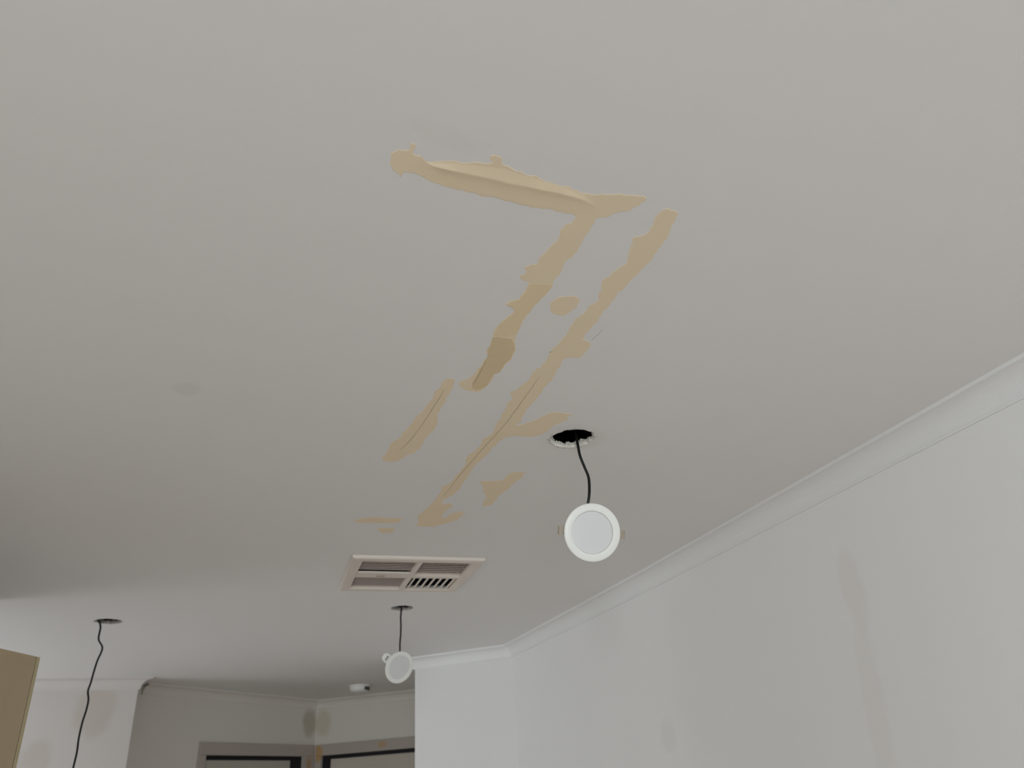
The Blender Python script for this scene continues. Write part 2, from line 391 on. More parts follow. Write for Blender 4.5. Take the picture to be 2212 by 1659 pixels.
bm = bmesh.new()
loops = [plan] + hole_pts + [vent_hole]
flat = [p for lp in loops for p in lp]
lo = [bm.verts.new((x, y, CEIL)) for x, y in flat]
up = [bm.verts.new((x, y, CEIL + 0.010)) for x, y in flat]
for t in tessellate_polygon([[Vector((x, y, 0)) for x, y in lp] for lp in loops]):
    a, b, c = t
    n = (lo[b].co - lo[a].co).cross(lo[c].co - lo[a].co)
    if n.length < 1e-12:
        continue
    if n.z > 0:
        a, c = c, a
    bm.faces.new((lo[a], lo[b], lo[c]))
    bm.faces.new((up[c], up[b], up[a]))
i0 = 0
for lp in loops:
    m_ = len(lp)
    for k in range(m_):
        j = (k + 1) % m_
        bm.faces.new((lo[i0 + k], lo[i0 + j], up[i0 + j], up[i0 + k]))
    i0 += m_
ceiling = structure(link_mesh('ceiling', bm, M['ceiling']))

bm = bmesh.new()
add_box(bm, (-4.3, -4.7, CEIL + 0.45), (2.3, 7.2, CEIL + 0.47))
for lo_, hi_ in (((-4.3, -4.7), (-4.28, 7.2)), ((2.28, -4.7), (2.3, 7.2)), ((-4.3, -4.7), (2.3, -4.68)), ((-4.3, 7.18), (2.3, 7.2))):
    add_box(bm, (*lo_, CEIL + 0.0101), (*hi_, CEIL + 0.45))
structure(link_mesh('roof_blackout_box', bm, M['void']))  # closed black box added to keep light out above the holes

# torn plasterboard inside each cut-out, grey dust round its lip
for i, (cx, cy, r) in enumerate(HOLES):
    bm = bmesh.new()
    n = 170
    rl, ru, rt = [], [], []
    for k in range(n):
        a = 2 * math.pi * k / n
        ca, sa = math.cos(a), math.sin(a)
        q = (Vector(hole_pts[i][int(k * 72 / n) % 72]) - Vector((cx, cy))).length
        j1 = rng.random()
        rl.append(bm.verts.new((cx + (q - 0.0004) * ca, cy + (q - 0.0004) * sa, CEIL - 0.0004)))
        ru.append(bm.verts.new((cx + (q - 0.0018 - 0.0022 * j1) * ca, cy + (q - 0.0018 - 0.0022 * j1) * sa, CEIL + 0.004)))
        hh = CEIL + 0.0105 + 0.006 * noise.noise(Vector((ca * 4.5, sa * 4.5, i * 3.0))) + 0.004 * noise.noise(Vector((ca * 17, sa * 17, i * 5.0))) + 0.003 * rng.random() ** 2
        rt.append(bm.verts.new((cx + (q - 0.001 - 0.003 * rng.random()) * ca, cy + (q - 0.001 - 0.003 * rng.random()) * sa, hh)))
    for k in range(n):
        j = (k + 1) % n
        bm.faces.new((rl[k], rl[j], ru[j], ru[k]))
        bm.faces.new((ru[k], ru[j], rt[j], rt[k]))
    o = link_mesh('hole_edge', bm, M['gypsum' if i == 0 else 'gypsum_dirty'], ceiling)
    o['label'] = 'torn white plasterboard edge of a downlight cut-out' if i == 0 else 'torn dusty edge of a downlight cut-out'
    bm = bmesh.new()
    for k in range(70):
        a = rng.gauss(math.pi * 0.75, 1.2) if k % 2 else rng.uniform(0, 2 * math.pi)
        q = r + abs(rng.gauss(0.001, 0.0035))
        s = rng.uniform(0.0005, 0.0015)
        c = Vector((cx + q * math.cos(a), cy + q * math.sin(a), CEIL - 0.0003))
        b0 = rng.uniform(0, 6.28)
        m_ = rng.choice((3, 4, 5))
        ring = [bm.verts.new(c + Vector((math.cos(b0 + 6.283 * t / m_), math.sin(b0 + 6.283 * t / m_), 0)) * s * rng.uniform(.6, 1.4)) for t in range(m_)]
        top = bm.verts.new(c + Vector((0, 0, -0.0007)))
        for t in range(m_):
            bm.faces.new((ring[t], ring[(t + 1) % m_], top))
    o = link_mesh('dust_crumbs', bm, M['grime'], ceiling)
    o['kind'] = 'stuff'

structure(box('floor', (-4.3, -4.7, -0.1), (2.3, 7.2, 0.0), M['floor']))

# plan line of the cornice's outer lip on the right, then the wall face 52 mm behind it
LIP = 0.052
lip_right = [(1.455, -4.5), (1.293, 0.879), (1.276, 1.403), (1.247, 2.352), (1.219, 2.928), (1.189, 3.440), (1.166, 3.820)]
lip_line = lip_right + [(0.783, 4.151), (0.850, 4.236)]
lip_in = [Vector(p) for p in lip_line]
wall_pts = [tuple(p) for p in offset_line(lip_line[:-1], -LIP)]
cn, en = Vector(wall_pts[-2]), Vector(wall_pts[-1])
td = (en - cn).normalized()
en = cn + td * ((Vector((0.805, 4.266)) - cn).dot(td) - 0.027)          # free end of the angled wall
ret = Vector((td.y, -td.x))
if ret.y < 0:
    ret = -ret
wall_pts = wall_pts[:-1] + [tuple(en), tuple(en + ret * 0.10)]
rw = wall_pts[:len(lip_right)]
bm = bmesh.new()
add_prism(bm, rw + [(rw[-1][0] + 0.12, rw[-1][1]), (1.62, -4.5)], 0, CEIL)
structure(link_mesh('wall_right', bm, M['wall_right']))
c0, c1 = Vector(rw[-1]), Vector(wall_pts[-2])
tdir = (c1 - c0).normalized()
ndir = Vector((-tdir.y, tdir.x)) * -1          # away from the room
if ndir.dot(Vector((1, 1))) < 0:
    ndir = -ndir
bm = bmesh.new()
add_prism(bm, [tuple(c0), tuple(c1), tuple(c1 + ndir * 0.10), tuple(c0 + ndir * 0.10 - tdir * 0.0), (2.2, c0.y + 0.10), (2.2, c0.y)], 0, CEIL)
structure(link_mesh('wall_angled', bm, M['wall']))

# left: nib beside the kitchen opening, kitchen end walls, wall facing the camera
bm = bmesh.new()                                # pantry wall between the living room and the kitchen
add_box(bm, (-1.00, 0.20, 0), (-0.90, 2.86, CEIL))
add_box(bm, (-4.1, 2.86, 0), (-0.90, 2.96, CEIL))
add_box(bm, (-4.1, 0.10, 0), (-0.90, 0.20, CEIL))
structure(link_mesh('wall_left', bm, M['wall']))
bm = bmesh.new()                                # living-room side with a window opening
add_box(bm, (-4.2, -4.5, 0), (-4.1, -3.35, CEIL))
add_box(bm, (-4.2, -0.85, 0), (-4.1, 0.2, CEIL))
add_box(bm, (-4.2, -3.35, 2.28), (-4.1, -0.85, CEIL))
add_box(bm, (-4.2, -3.35, 0), (-4.1, -0.85, 0.28))
structure(link_mesh('wall_living', bm, M['wall']))
bm = bmesh.new()
add_prism(bm, [(-3.6, 4.731), (-0.587, 4.731), (-0.655, 4.93), (-3.6, 4.95)], 0, CEIL)
structure(link_mesh('wall_facing', bm, M['wall_left']))
bm = bmesh.new()                                # kitchen side with a window opening
add_box(bm, (-3.5, 2.96, 0), (-3.4, 4.731, 0.78))
add_box(bm, (-3.5, 2.96, 2.02), (-3.4, 4.731, CEIL))
add_box(bm, (-3.5, 2.96, 0.78), (-3.4, 3.42, 2.02))
add_box(bm, (-3.5, 4.62, 0.78), (-3.4, 4.731, 2.02))
structure(link_mesh('wall_kitchen', bm, M['wall']))
bm = bmesh.new()                                # behind the camera, with a wide glazed opening
add_box(bm, (-4.2, -4.6, 0), (-1.95, -4.5, CEIL))
add_box(bm, (0.75, -4.6, 0), (1.6, -4.5, CEIL))
add_box(bm, (-1.95, -4.6, 2.28), (0.75, -4.5, CEIL))
add_box(bm, (-1.95, -4.6, 0), (0.75, -4.5, 0.28))
structure(link_mesh('wall_back', bm, M['wall']))

# hall end: two walls meeting in a corner, a doorway in each
CORNER = Vector((0.430, 5.980))
DL = Vector((-1, -1)).normalized()
DR = Vector((0.806, -0.592)).normalized()


def hall_frame(d):
    """local frame: x along the wall from the corner, y into the room, z up"""
    n = Vector((-d.y, d.x))
    if n.dot(-CORNER) < 0:
        n = -n
    return Matrix(((d.x, n.x, 0, CORNER.x), (d.y, n.y, 0, CORNER.y), (0, 0, 1, 0), (0, 0, 0, 1)))


FL, FR = hall_frame(DL), hall_frame(DR)


def hall_wall(name, F, length, x0, x1, head):
    bm = bmesh.new()
    add_box(bm, (-0.0, -0.11, 0), (x0, 0, head), F)
    add_box(bm, (x1, -0.11, 0), (length, 0, head), F)
    add_box(bm, (-0.0, -0.11, head), (length, 0, CEIL), F)
    bmesh.ops.recalc_face_normals(bm, faces=bm.faces)
    return structure(link_mesh(name, bm, M['wall_hall']))


HEAD = 2.047
hall_wall('wall_hall_left', FL, 1.62, 0.118, 0.955, HEAD)
hall_wall('wall_hall_right', FR, 2.15, 0.064, 0.900, HEAD)


def doorway(name, F, x0, x1, leaf_mat, gap, wid):
    d = bpy.data.objects.new(name, None)
    col.objects.link(d)
    d.location = F @ Vector(((x0 + x1) / 2, 0, 0))
    d['kind'] = 'structure'

    def piece(nm, lo, hi, mat, bevel=0.0):
        bm = bmesh.new()
        add_box(bm, lo, hi, F, bevel)
        bmesh.ops.recalc_face_normals(bm, faces=bm.faces)
        return link_mesh(nm, bm, mat, d)
    near = 0.020
    piece('architrave', (near, 0.0, HEAD), (x1 + wid, 0.018, HEAD + 0.068), M['door_trim'], 0.003)
    piece('architrave', (near, 0.0, 0.0), (x0, 0.018, HEAD), M['door_trim'], 0.003)
    piece('architrave', (x1, 0.0, 0.0), (x1 + wid, 0.018, HEAD), M['door_trim'], 0.003)
    piece('black_track_gap', (x0, -0.03, HEAD - 0.024), (x1, -0.004, HEAD), M['black_track_gap'])
    piece('black_track_gap', (x0, -0.03, 0.0), (x0 + gap, -0.004, HEAD - 0.024), M['black_track_gap'])  # solid black strip stands in for the dark gap beside the leaf
    lf = piece('door_leaf', (x0 + gap, -0.05, 0.006), (x1, -0.012, HEAD - 0.024), leaf_mat, 0.002)
    bm = bmesh.new()
    kx = x0 + gap + 0.06
    K = F @ Matrix.Translation((kx, -0.012, 1.0)) @ Matrix.Rotation(-math.pi / 2, 4, 'X')
    add_lathe(bm, [(0, 0), (0.026, 0), (0.026, 0.006), (0.010, 0.010), (0.010, 0.040), (0.024, 0.048), (0.026, 0.060), (0.018, 0.070), (0, 0.072)], K, 20)
    hd = link_mesh('door_knob', bm, M['clip'], d, True)
    return d


doorway('door_1', FL, 0.118, 0.955, M['door_leaf_green'], 0.098, 0.052)
doorway('door_2', FR, 0.064, 0.900, M['door_leaf'], 0.060, 0.052)
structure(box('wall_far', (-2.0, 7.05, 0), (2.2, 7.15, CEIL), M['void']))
structure(box('wall_hall_end', (2.2, 3.8, 0), (2.28, 7.05, CEIL), M['wall']))


# cornices: a concave cove swept along each wall
def cove_profile(c=LIP):
    pr = [(c, 0.0), (c, 0.0075), (c - 0.002, 0.0088), (c - 0.007, 0.0088)]
    cx, rr = c - 0.0005, c - 0.0093
    for k in range(11):
        a = math.pi / 2 * (1 - k / 10)
        pr.append((cx - rr * math.cos(a), cx - rr * math.sin(a)) if False else (cx - rr * math.cos(a) - 0.0, cx - rr * math.sin(a)))
    pr += [(0.0075, c - 0.001), (0.0055, c + 0.0045), (0.0, c + 0.0045)]
    return pr


def cornice(name, wall_plan, side, mat=M['cornice']):
    bm = bmesh.new()
    prof = cove_profile()
    rows = []
    for p, dz in prof:
        ln = offset_line(wall_plan, side * p)
        rows.append([bm.verts.new((q.x, q.y, CEIL - dz)) for q in ln])
    for a, b in zip(rows, rows[1:]):
        for k in range(len(a) - 1):
            bm.faces.new((a[k], a[k + 1], b[k + 1], b[k]))
    bmesh.ops.recalc_face_normals(bm, faces=bm.faces)
    bm.normal_update()
    # faces must look into the room
    f = max(bm.faces, key=lambda q: q.calc_area())
    o = link_mesh(name, bm, mat)
    return structure(o)


cornice('trim_1', wall_pts, 1)
cornice('trim_2', [(-3.4, 4.731), (-0.587, 4.731), (-0.655, 4.93)], -1, M['wall_plain'])
hl = [tuple((FL @ Vector((x, 0, 0))).xy) for x in (1.45, 0)]
hr = [tuple((FR @ Vector((x, 0, 0))).xy) for x in (1.9,)]
cornice('trim_3', hl + hr, -1, M['wall_hall'])

# ------------------------------------------------------------------ filler patches on the ceiling


def roughen(pts, amp, step, seed):
    """split the outline into short steps and let each wander, as a trowel leaves it"""
    out = []
    n = len(pts)
    for i in range(n):
        a, b = Vector(pts[i]), Vector(pts[(i + 1) % n])
        L = (b - a).length
        k = max(1, int(L / step))
        t = (b - a) / max(L, 1e-9)
        nn = Vector((-t.y, t.x))
        for j in range(k):
            p = a.lerp(b, j / k)
            w = noise.noise(Vector((p.x * 230, p.y * 230, seed))) * amp * 0.8 + noise.noise(Vector((p.x * 90, p.y * 90, seed + 5))) * amp
            out.append(p + nn * w)
    return out


def filler(name, key, mat, thick, parent=None, base=0.0, amp=0.0026, step=0.0018, seed=1.0):
    pts = roughen(OUT[key], amp, step, seed)
    bm = bmesh.new()
    zb, zt = CEIL - base + 0.0002, CEIL - base - thick
    n = len(pts)
    # shrink the face a little so the edge is feathered
    area = sum(pts[i].x * pts[(i + 1) % n].y - pts[(i + 1) % n].x * pts[i].y for i in range(n))
    s = 1.0 if area > 0 else -1.0
    face = []
    for i in range(n):
        t = (pts[(i + 1) % n] - pts[i - 1])
        t = t.normalized() if t.length > 1e-9 else Vector((1, 0))
        face.append(pts[i] + Vector((-t.y, t.x)) * s * 0.0014)
    rim = [bm.verts.new((p.x, p.y, zb)) for p in pts]
    low = [bm.verts.new((p.x, p.y, zt)) for p in face]
    for t in tessellate_polygon([[Vector((p.x, p.y, 0)) for p in face]]):
        a, b, c = t
        nz = (low[b].co - low[a].co).cross(low[c].co - low[a].co).z
        if nz > 0:
            a, c = c, a
        try:
            bm.faces.new((low[a], low[b], low[c]))
        except ValueError:
            pass
    for i in range(n):
        j = (i + 1) % n
        bm.faces.new((rim[i], rim[j], low[j], low[i]) if s < 0 else (rim[j], rim[i], low[i], low[j]))
    return link_mesh(name, bm, mat, parent)


def crease(key, parent, width=0.0022, depth=0.0005):
    """a narrow ridge of a different tone along the taped joint"""
    pts = [Vector(p) for p in OUT[key]]
    fine = []
    for a, b in zip(pts, pts[1:]):
        for k in range(6):
            p = a.lerp(b, k / 6)
            fine.append(p + Vector((noise.noise(Vector((p.x * 120, p.y * 120, 3))), noise.noise(Vector((p.x * 120, p.y * 120, 9))))) * 0.0012)
    fine.append(pts[-1])
    bm = bmesh.new()
    rows = []
    for i, p in enumerate(fine):
        w = width * (0.45 + 0.55 * abs(noise.noise(Vector((i * 0.37, 2, 1))))) * min(1, (i + 1) / 5, (len(fine) - i) / 5)
        t = (fine[min(i + 1, len(fine) - 1)] - fine[max(0, i - 1)]).normalized()
        nn = Vector((-t.y, t.x)) * w / 2
        rows.append((bm.verts.new((*(p + nn), CEIL - depth)), bm.verts.new((*p, CEIL - depth - 0.0003)), bm.verts.new((*(p - nn), CEIL - depth))))
    for a, b in zip(rows, rows[1:]):
        bm.faces.new((a[0], a[1], b[1], b[0]))
        bm.faces.new((a[1], a[2], b[2], b[1]))
    bmesh.ops.recalc_face_normals(bm, faces=bm.faces)
    o = link_mesh('joint_line', bm, M['filler_line'], parent)
    o['label'] = 'darker line of the taped joint'
    return o


RIDGE = 2.0
GROUP = 'cream filler patches on the ceiling'
f1 = tag(filler('filler_patch', 'bar', M['filler'], 0.0003, seed=1), 'large cream filler patch shaped like a seven, nearest across the ceiling', 'filler patch', GROUP)


def resample(pts, n):
    P = [Vector(p) for p in pts]
    L = [0.0]
    for a, b in zip(P, P[1:]):
        L.append(L[-1] + (b - a).length)
    out = []
    for k in range(n):
        q = L[-1] * k / (n - 1)
        i = max(i for i in range(len(P) - 1) if L[i] <= q + 1e-9)
        out.append(P[i].lerp(P[i + 1], (q - L[i]) / max(1e-9, L[i + 1] - L[i])))
    return out


NR = 80
crest = resample(OUT['ridge'][:13], NR)
foot = resample(OUT['ridge'][12:][::-1], NR)
bm = bmesh.new()
rows = []
brow = resample(OUT['bar'][6:13] + OUT['bar'][17:27], NR)
for f_, h in ((-0.8, 0.0), (-0.4, 0.0004), (-0.08, 0.00088), (0.0, 0.00096), (0.05, 0.00092), (0.14, 0.00070), (0.27, 0.00042), (0.45, 0.00021), (0.72, 0.00006), (1.0, 0.0)):
    row = []
    for k in range(NR):
        taper = min(1.0, k / 8, (NR - 1 - k) / 16)
        p = crest[k].lerp(foot[k], f_) if f_ >= 0 else crest[k].lerp(brow[k], -f_)
        wv = 1 + 0.25 * noise.noise(Vector((k * 0.13, f_ * 2, 4)))
        row.append(bm.verts.new((p.x, p.y, CEIL - 0.00045 - h * RIDGE * taper * wv)))
    rows.append(row)
for a, b in zip(rows, rows[1:]):
    for k in range(NR - 1):
        bm.faces.new((a[k], a[k + 1], b[k + 1], b[k]))
bmesh.ops.recalc_face_normals(bm, faces=bm.faces)
bm.normal_update()
if sum(q.normal.z for q in bm.faces) > 0:
    bmesh.ops.reverse_faces(bm, faces=bm.faces)
o = link_mesh('taped_ridge', bm, M['filler'], f1, True)
o['label'] = 'raised ridge along the crossbar'
o = filler('second_coat', 'mid', M['filler_second'], 0.0002, f1, 0.0003, 0.0010, seed=3)
o['label'] = 'slightly darker coat halfway down the stroke'
o = filler('second_coat', 'dark', M['filler_wet'], 0.0003, f1, 0.0003, 0.0010, seed=4)
o['label'] = 'darkest damp coat at the foot of the stroke'
crease('crease_dark', f1, depth=0.0009)
f2 = tag(filler('filler_patch', 'long', M['filler'], 0.0003, seed=5), 'longest cream filler streak, rightmost, with a side arm by the nearest round hole', 'filler patch', GROUP)
crease('crease_long', f2)
f3 = tag(filler('filler_patch', 'lower', M['filler'], 0.0003, seed=6), 'short slanting cream filler stroke left of the long streak, a dark line down its middle', 'filler patch', GROUP)
crease('crease_lower', f3)
tag(filler('filler_patch', 'blob', M['filler'], 0.0003, seed=7), 'small roundish cream filler dab between the two long streaks', 'filler patch', GROUP)
tag(filler('filler_patch', 'hook', M['filler'], 0.0003, seed=8), 'small hooked cream filler smear left of the nearest black cable', 'filler patch', GROUP)
tag(filler('filler_patch', 'dash', M['filler'], 0.0003, seed=9), 'thin flat cream filler dash just in front of the air vent', 'filler patch', GROUP)
tag(filler('filler_patch', 'dab', M['filler'], 0.0003, seed=10), 'smallest cream filler dab, between the thin dash and the air vent', 'filler patch', GROUP)

# pencil scratch and specks
bm = bmesh.new()
P = [Vector(p) for p in OUT['scratch']]
for a, b in zip(P, P[1:]):
    t = (b - a).normalized()
    nn = Vector((-t.y, t.x)) * 0.0006
    q = [a + nn, b + nn * 0.5, b - nn * 0.5, a - nn]
    v = [bm.verts.new((*p, CEIL - 0.0002)) for p in q]
    w = [bm.verts.new((*p, CEIL + 0.0001)) for p in q]
    bm.faces.new(v)
    for i in range(4):
        bm.faces.new((v[i], v[(i + 1) % 4], w[(i + 1) % 4], w[i]))
link_mesh('pencil_mark', bm, M['pencil'], ceiling)
bm = bmesh.new()
speck = random.Random(9)
for k in range(90):
    base = speck.choice(OUT['bar'] + OUT['long'][:40] + OUT['lower'])
    c = Vector((base[0] + speck.gauss(0, 0.014), base[1] + speck.gauss(0, 0.014), CEIL - 0.0002))
    s = speck.uniform(0.0002, 0.00055)
    ring = [bm.verts.new(c + Vector((math.cos(t), math.sin(t), 0)) * s * speck.uniform(.6, 1.5)) for t in (0.2, 1.8, 3.3, 4.9)]
    tip = bm.verts.new(c + Vector((0, 0, -0.0003)))
    for t in range(4):
        bm.faces.new((ring[t], ring[(t + 1) % 4], tip))
o = link_mesh('sanding_specks', bm, M['grime'], ceiling)
o['kind'] = 'stuff'

# ------------------------------------------------------------------ air vent: square four-way ceiling diffuser
vx0, vx1, vy0, vy1 = 0.2455, 0.6565, 2.3030, 2.7150
vent = thing('air_vent', 'square off-white ceiling air vent with four slatted quarters', 'air vent', ((vx0 + vx1) / 2, (vy0 + vy1) / 2, CEIL))
bm = bmesh.new()
bw = 0.034


def ring_rows(rows):
    vs = []
    for inset, z in rows:
        vs.append([bm.verts.new((x, y, z)) for x, y in ((vx0 + inset, vy0 + inset), (vx1 - inset, vy0 + inset), (vx1 - inset, vy1 - inset), (vx0 + inset, vy1 - inset))])
    for a, b in zip(vs, vs[1:]):
        for k in range(4):
            bm.faces.new((a[k], a[(k + 1) % 4], b[(k + 1) % 4], b[k]))


ring_rows([(0.0, CEIL - 0.0002), (0.0, CEIL - 0.005), (0.0025, CEIL - 0.009), (0.010, CEIL - 0.011), (bw - 0.002, CEIL - 0.011), (bw, CEIL - 0.009), (bw, CEIL + 0.001)])
bmesh.ops.recalc_face_normals(bm, faces=bm.faces)
link_mesh('vent_frame', bm, M['vent'], vent)
ix0, ix1, iy0, iy1 = vx0 + bw, vx1 - bw, vy0 + bw, vy1 - bw
mx0, mx1 = 0.4490, 0.4640
ry0, ry1 = 2.5020, 2.5240
box('cross_bar', (mx0, iy0, CEIL - 0.0110), (mx1, iy1, CEIL + 0.011), M['vent'], vent)
box('cross_bar', (mx1, ry0, CEIL - 0.0105), (ix1, ry1, CEIL + 0.011), M['vent'], vent)
blank = box('blank_bar', (ix0, 2.470, CEIL - 0.0095), (mx0, 2.530, CEIL - 0.004), M['vent'], vent)
tabm = box('adjusting_tab', (0.345, 2.490, CEIL - 0.0125), (0.372, 2.508, CEIL - 0.0095), M['vent_slat'], vent)


def slats_across(x0, x1, y0, y1, n, tilt):
    for k in range(n):
        yc = y0 + (k + 0.5) * (y1 - y0) / n
        F = Matrix.Translation(((x0 + x1) / 2, yc, CEIL + 0.0005)) @ Matrix.Rotation(tilt, 4, 'X')
        w = (y1 - y0) / n * 0.45
        bm = bmesh.new()
        h = (x1 - x0) / 2 - 0.0008
        add_box(bm, (-h, -w, -0.0015), (h, w, 0.0015), F)
        link_mesh('slat', bm, M['vent_slat'], vent)


TILT = math.radians(17)
slats_across(ix0, mx0, iy0, 2.470, 7, TILT)
slats_across(mx1, ix1, iy0, ry0, 8, TILT)
slats_across(ix0, mx0, 2.530, iy1, 8, TILT)
n = 7
for k in range(n):
    xc = mx1 + (k + 0.5) * (ix1 - mx1) / n + 0.004
    bm = bmesh.new()
    F = Matrix.Translation((xc, (ry1 + iy1) / 2, CEIL - 0.003)) @ Matrix.Rotation(math.radians(37), 4, 'Y')
    h = (iy1 - ry1) / 2 - 0.0008
    add_box(bm, (-0.0030, -h, -0.006), (0.0030, h, 0.006), F)
    link_mesh('slat', bm, M['vent'], vent)
bm = bmesh.new()                                 # duct throat above the slats
for k, (a, b) in enumerate((((VX0, VY0), (VX1, VY0)), ((VX1, VY0), (VX1, VY1)), ((VX1, VY1), (VX0, VY1)), ((VX0, VY1), (VX0, VY0)))):
    v = [bm.verts.new((a[0], a[1], CEIL + 0.0105)), bm.verts.new((b[0], b[1], CEIL + 0.0105)), bm.verts.new((b[0], b[1], CEIL + 0.25)), bm.verts.new((a[0], a[1], CEIL + 0.25))]
    bm.faces.new(v)
link_mesh('duct', bm, M['void'], vent)


# ------------------------------------------------------------------ downlights hanging from their flexes
def downlight(label, centre, normal, roll_ref, cable_pts, clip_roll=0.0, cable_r=0.00175, white_clips=False):
    c = Vector(centre)
    z = Vector(normal).normalized()
    x = Vector(roll_ref)
    x = (x - z * x.dot(z)).normalized()
    y = z.cross(x)
    F = Matrix(((x.x, y.x, z.x, c.x), (x.y, y.y, z.y, c.y), (x.z, y.z, z.z, c.z), (0, 0, 0, 1))) @ Matrix.Rotation(clip_roll, 4, 'Z')
    t = thing('hanging_downlight', label, 'downlight', c, 'downlights hanging out of their ceiling holes')
    R = 0.0580
    bm = bmesh.new()
    add_lathe(bm, [(0.0420, -0.0040), (0.0425, -0.0004), (0.0440, 0.0002), (0.050, -0.0002), (R - 0.0025, -0.0006), (R - 0.0006, -0.0014), (R, -0.0026), (R - 0.0006, -0.0038), (R - 0.003, -0.0042), (0.0420, -0.0042)], F, 72)
    link_mesh('flange', bm, M['lamp_white'], t, True)
    bm = bmesh.new()
    add_lathe(bm, [(0, -0.0028), (0.012, -0.0029), (0.024, -0.0034), (0.034, -0.0036), (0.0418, -0.0040)], F, 72)
    link_mesh('diffuser', bm, M['lamp_diffuser'], t, True)
    bm = bmesh.new()
    prof = [(0.0430, -0.0043), (0.0430, -0.009)]
    for k in range(4):
        h = -0.010 - 0.005 * k
        prof += [(0.0430, h), (0.0430, h - 0.002), (0.0395, h - 0.0025), (0.0395, h - 0.0045)]
    prof += [(0.0400, -0.0305), (0.036, -0.032), (0, -0.032)]
    add_lathe(bm, prof, F, 48)
    link_mesh('housing', bm, M['lamp_white'], t)
    for s in (1, -1):
        bm = bmesh.new()
        S = F @ Matrix.Rotation(0 if s > 0 else math.pi, 4, 'Z')
        # bent spring strip: up the housing, out past the flange, turned down at the tip
        line = [(0.0445, -0.027), (0.0445, -0.0085), (0.050, -0.0062), (0.0665, -0.0068), (0.0684, -0.0095)]
        hws = [0.0085] * 5
        if white_clips and s < 0:
            line = [(0.0445, -0.027), (0.0445, -0.0085), (0.050, -0.0062), (0.0660, -0.0066), (0.0735, -0.0072), (0.0785, -0.0090), (0.0800, -0.0130)]
            hws = [0.0165, 0.0165, 0.0165, 0.0165, 0.0145, 0.0105, 0.0080]
        if white_clips and s > 0:
            line = line[:3] + [(0.0555, -0.0064), (0.0565, -0.0090)]
        th = 0.0006
        rows = []
        for i, (r_, h_) in enumerate(line):
            hw = hws[i]
            rows.append([bm.verts.new(S @ Vector((r_ + du, v_, h_ + dh))) for v_, du, dh in ((-hw, 0, 0), (hw, 0, 0), (hw, th, th), (-hw, th, th))])
        for a, b in zip(rows, rows[1:]):
            for k in range(4):
                bm.faces.new((a[k], a[(k + 1) % 4], b[(k + 1) % 4], b[k]))
        bm.faces.new(rows[0][::-1])
        bm.faces.new(rows[-1])
        bmesh.ops.recalc_face_normals(bm, faces=bm.faces)
        cl = link_mesh('spring_clip', bm, M['lamp_white' if white_clips else 'clip'], t)
        cl['label'] = 'white spring clip' if white_clips else 'tan metal spring clip'
        if white_clips and s < 0:
            bm = bmesh.new()
            add_box(bm, (0.0635, -0.0090, -0.0062), (0.0670, 0.0090, -0.0040), S, 0.0006)
            link_mesh('spring', bm, M['alarm_dark'], cl)  # dark bar put in for the dark slit in the clip
    back = F @ Vector((0, 0.012, -0.031))
    mid = F @ Vector((0, 0.020, -0.046))
    pts = list(cable_pts) + [tuple(mid), tuple(back)]
    bm = bmesh.new()
    off = Vector((0.0014, 0, 0))
    for q in (off, -off):
        add_tube(bm, [Vector(p) + q for p in pts], cable_r, 8, 6)
    cb = link_mesh('cable', bm, M['cable'], t, True)
    cb['label'] = 'black twin cable'
    return t


def turn(v, axis, deg):
    return Matrix.Rotation(math.radians(deg), 3, Vector(axis)) @ Vector(v)


RIGHT, UPV = (0.95465, -0.29199, -0.05817), (-0.08850, -0.46487, 0.88094)
n1 = turn((-0.3919, -0.8741, -0.2869), UPV, 14)
downlight('white round downlight hanging face-on from the nearest ceiling hole', (0.6192, 1.381, 2.1933), n1, RIGHT,
          [(0.612, 1.40, 2.60), (0.6123, 1.395, 2.4402), (0.6117, 1.395, 2.4236), (0.6122, 1.395, 2.4084), (0.6136, 1.395, 2.3911), (0.6161, 1.395, 2.3645),
           (0.6238, 1.395, 2.3387), (0.6299, 1.395, 2.3182), (0.6297, 1.395, 2.2975), (0.6273, 1.396, 2.2771), (0.6242, 1.402, 2.2550)], math.radians(-4))
n2 = turn(turn((-0.1644, -0.9760, -0.1429), UPV, 30), RIGHT, 22)
downlight('white round downlight hanging tilted, farther off, beyond the air vent', (0.5094, 3.013, 2.1811), n2, turn(RIGHT, (-0.1644, -0.9760, -0.1429), -32),
          [(0.516, 3.02, 2.60), (0.5151, 3.02, 2.4156), (0.5144, 3.02, 2.3891), (0.5129, 3.02, 2.3629), (0.5140, 3.02, 2.3369), (0.5135, 3.02, 2.3026),
           (0.5111, 3.02, 2.2687), (0.5106, 3.022, 2.2351)], 0.0, white_clips=True)

# the third flex hangs bare out of its hole
c3 = [(-0.584, 3.262, 2.60), (-0.5801, 3.26, 2.4152), (-0.5737, 3.26, 2.3966), (-0.5668, 3.26, 2.3748), (-0.5657, 3.26, 2.3333), (-0.5479, 3.26, 2.3020), (-0.5569, 3.26, 2.2567),
      (-0.5613, 3.26, 2.2216), (-0.5648, 3.26, 2.1822), (-0.5688, 3.26, 2.1542), (-0.5620, 3.26, 2.1247), (-0.5630, 3.26, 2.0895), (-0.5679, 3.26, 2.0520),
      (-0.5700, 3.26, 2.0001), (-0.5677, 3.26, 1.9562), (-0.5700, 3.26, 1.9074), (-0.5732, 3.26, 1.8498), (-0.5699, 3.26, 1.7807), (-0.5748, 3.26, 1.70)]
bm = bmesh.new()
for q in (Vector((0.0014, 0, 0)), Vector((-0.0014, 0, 0))):
    add_tube(bm, [Vector(p) + q for p in c3], 0.0020, 8, 6)
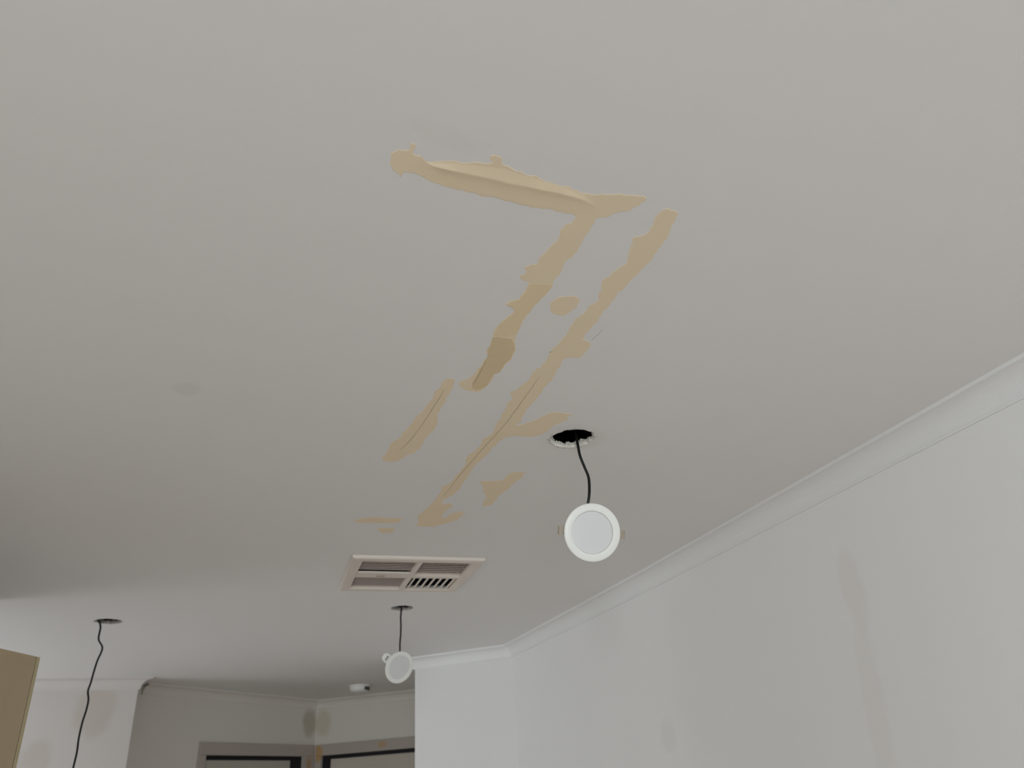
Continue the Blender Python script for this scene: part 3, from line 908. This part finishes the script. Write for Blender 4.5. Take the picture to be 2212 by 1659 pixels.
tag(link_mesh('hanging_cable', bm, M['cable'], None, True), 'long wavy black cable hanging bare from the leftmost ceiling hole', 'cable')

# ------------------------------------------------------------------ smoke alarm on the hall ceiling
sa = thing('smoke_alarm', 'small round white smoke alarm on the dim hall ceiling', 'smoke alarm', (0.630, 5.215, CEIL))
S = Matrix.Translation((0.630, 5.215, CEIL)) @ Matrix.Rotation(math.pi, 4, 'X')
bm = bmesh.new()
add_lathe(bm, [(0.066, 0.0), (0.066, 0.009), (0.064, 0.011), (0, 0.011)], S, 40)
link_mesh('base_plate', bm, M['alarm'], sa, True)
bm = bmesh.new()
add_lathe(bm, [(0.061, 0.0112), (0.061, 0.022), (0.058, 0.030), (0.046, 0.038), (0.020, 0.041), (0, 0.0415)], S, 40)
link_mesh('cover', bm, M['alarm'], sa, True)
bm = bmesh.new()
for k in range(9):
    a = math.radians(-62 + 11 * k)
    G = Matrix.Translation((0.630, 5.215, CEIL)) @ Matrix.Rotation(a, 4, 'Z')
    add_box(bm, (0.0565, -0.0047, -0.031), (0.0625, 0.0047, -0.012), G)  # dark bars set round one side of the cover
g = link_mesh('side_bars', bm, M['alarm_dark'], sa)
g['label'] = 'dark bars along one side'

# ------------------------------------------------------------------ tall tan cupboard, only its top corner in view
TOP = 2.140
e = Vector((-0.559, 2.452))                     # far front corner
dd = Vector((0.063, 0.143)).normalized()        # along the face, away from the camera
nn = Vector((dd.y, -dd.x))                      # out of the face, towards the room
CF = Matrix(((dd.x, nn.x, 0, e.x), (dd.y, nn.y, 0, e.y), (0, 0, 1, 0), (0, 0, 0, 1)))
cup = thing('tall_cupboard', 'tall tan cupboard at the left edge, its top below the ceiling', 'cupboard', (e.x, e.y, 0))


def cpiece(name, lo, hi, mat, bevel=0.0, lab=None):
    bm = bmesh.new()
    add_box(bm, lo, hi, CF, bevel)
    bmesh.ops.recalc_face_normals(bm, faces=bm.faces)
    o = link_mesh(name, bm, mat, cup)
    if lab:
        o['label'] = lab
    return o


hinge = CF @ Vector((-0.40, -0.02, 0))
bm = bmesh.new()
add_box(bm, (-0.895, 1.45, 0.10), (hinge.x - 0.004, hinge.y + 0.02, TOP))
add_box(bm, (-0.895, 1.47, 0.0), (hinge.x - 0.03, hinge.y, 0.10))
link_mesh('carcass', bm, M['tan'], cup)
cpiece('door', (-0.40, -0.018, 0.105), (-0.0150, 0.0, TOP), M['tan'], 0.0012)
cpiece('gap', (-0.016, -0.017, 0.105), (-0.010, -0.0035, TOP - 0.001), M['tan_groove'])
cpiece('edge_strip', (-0.0115, -0.018, 0.105), (0.0, 0.0, TOP), M['tan_edge'], 0.0008, 'paler edge strip beside the door')
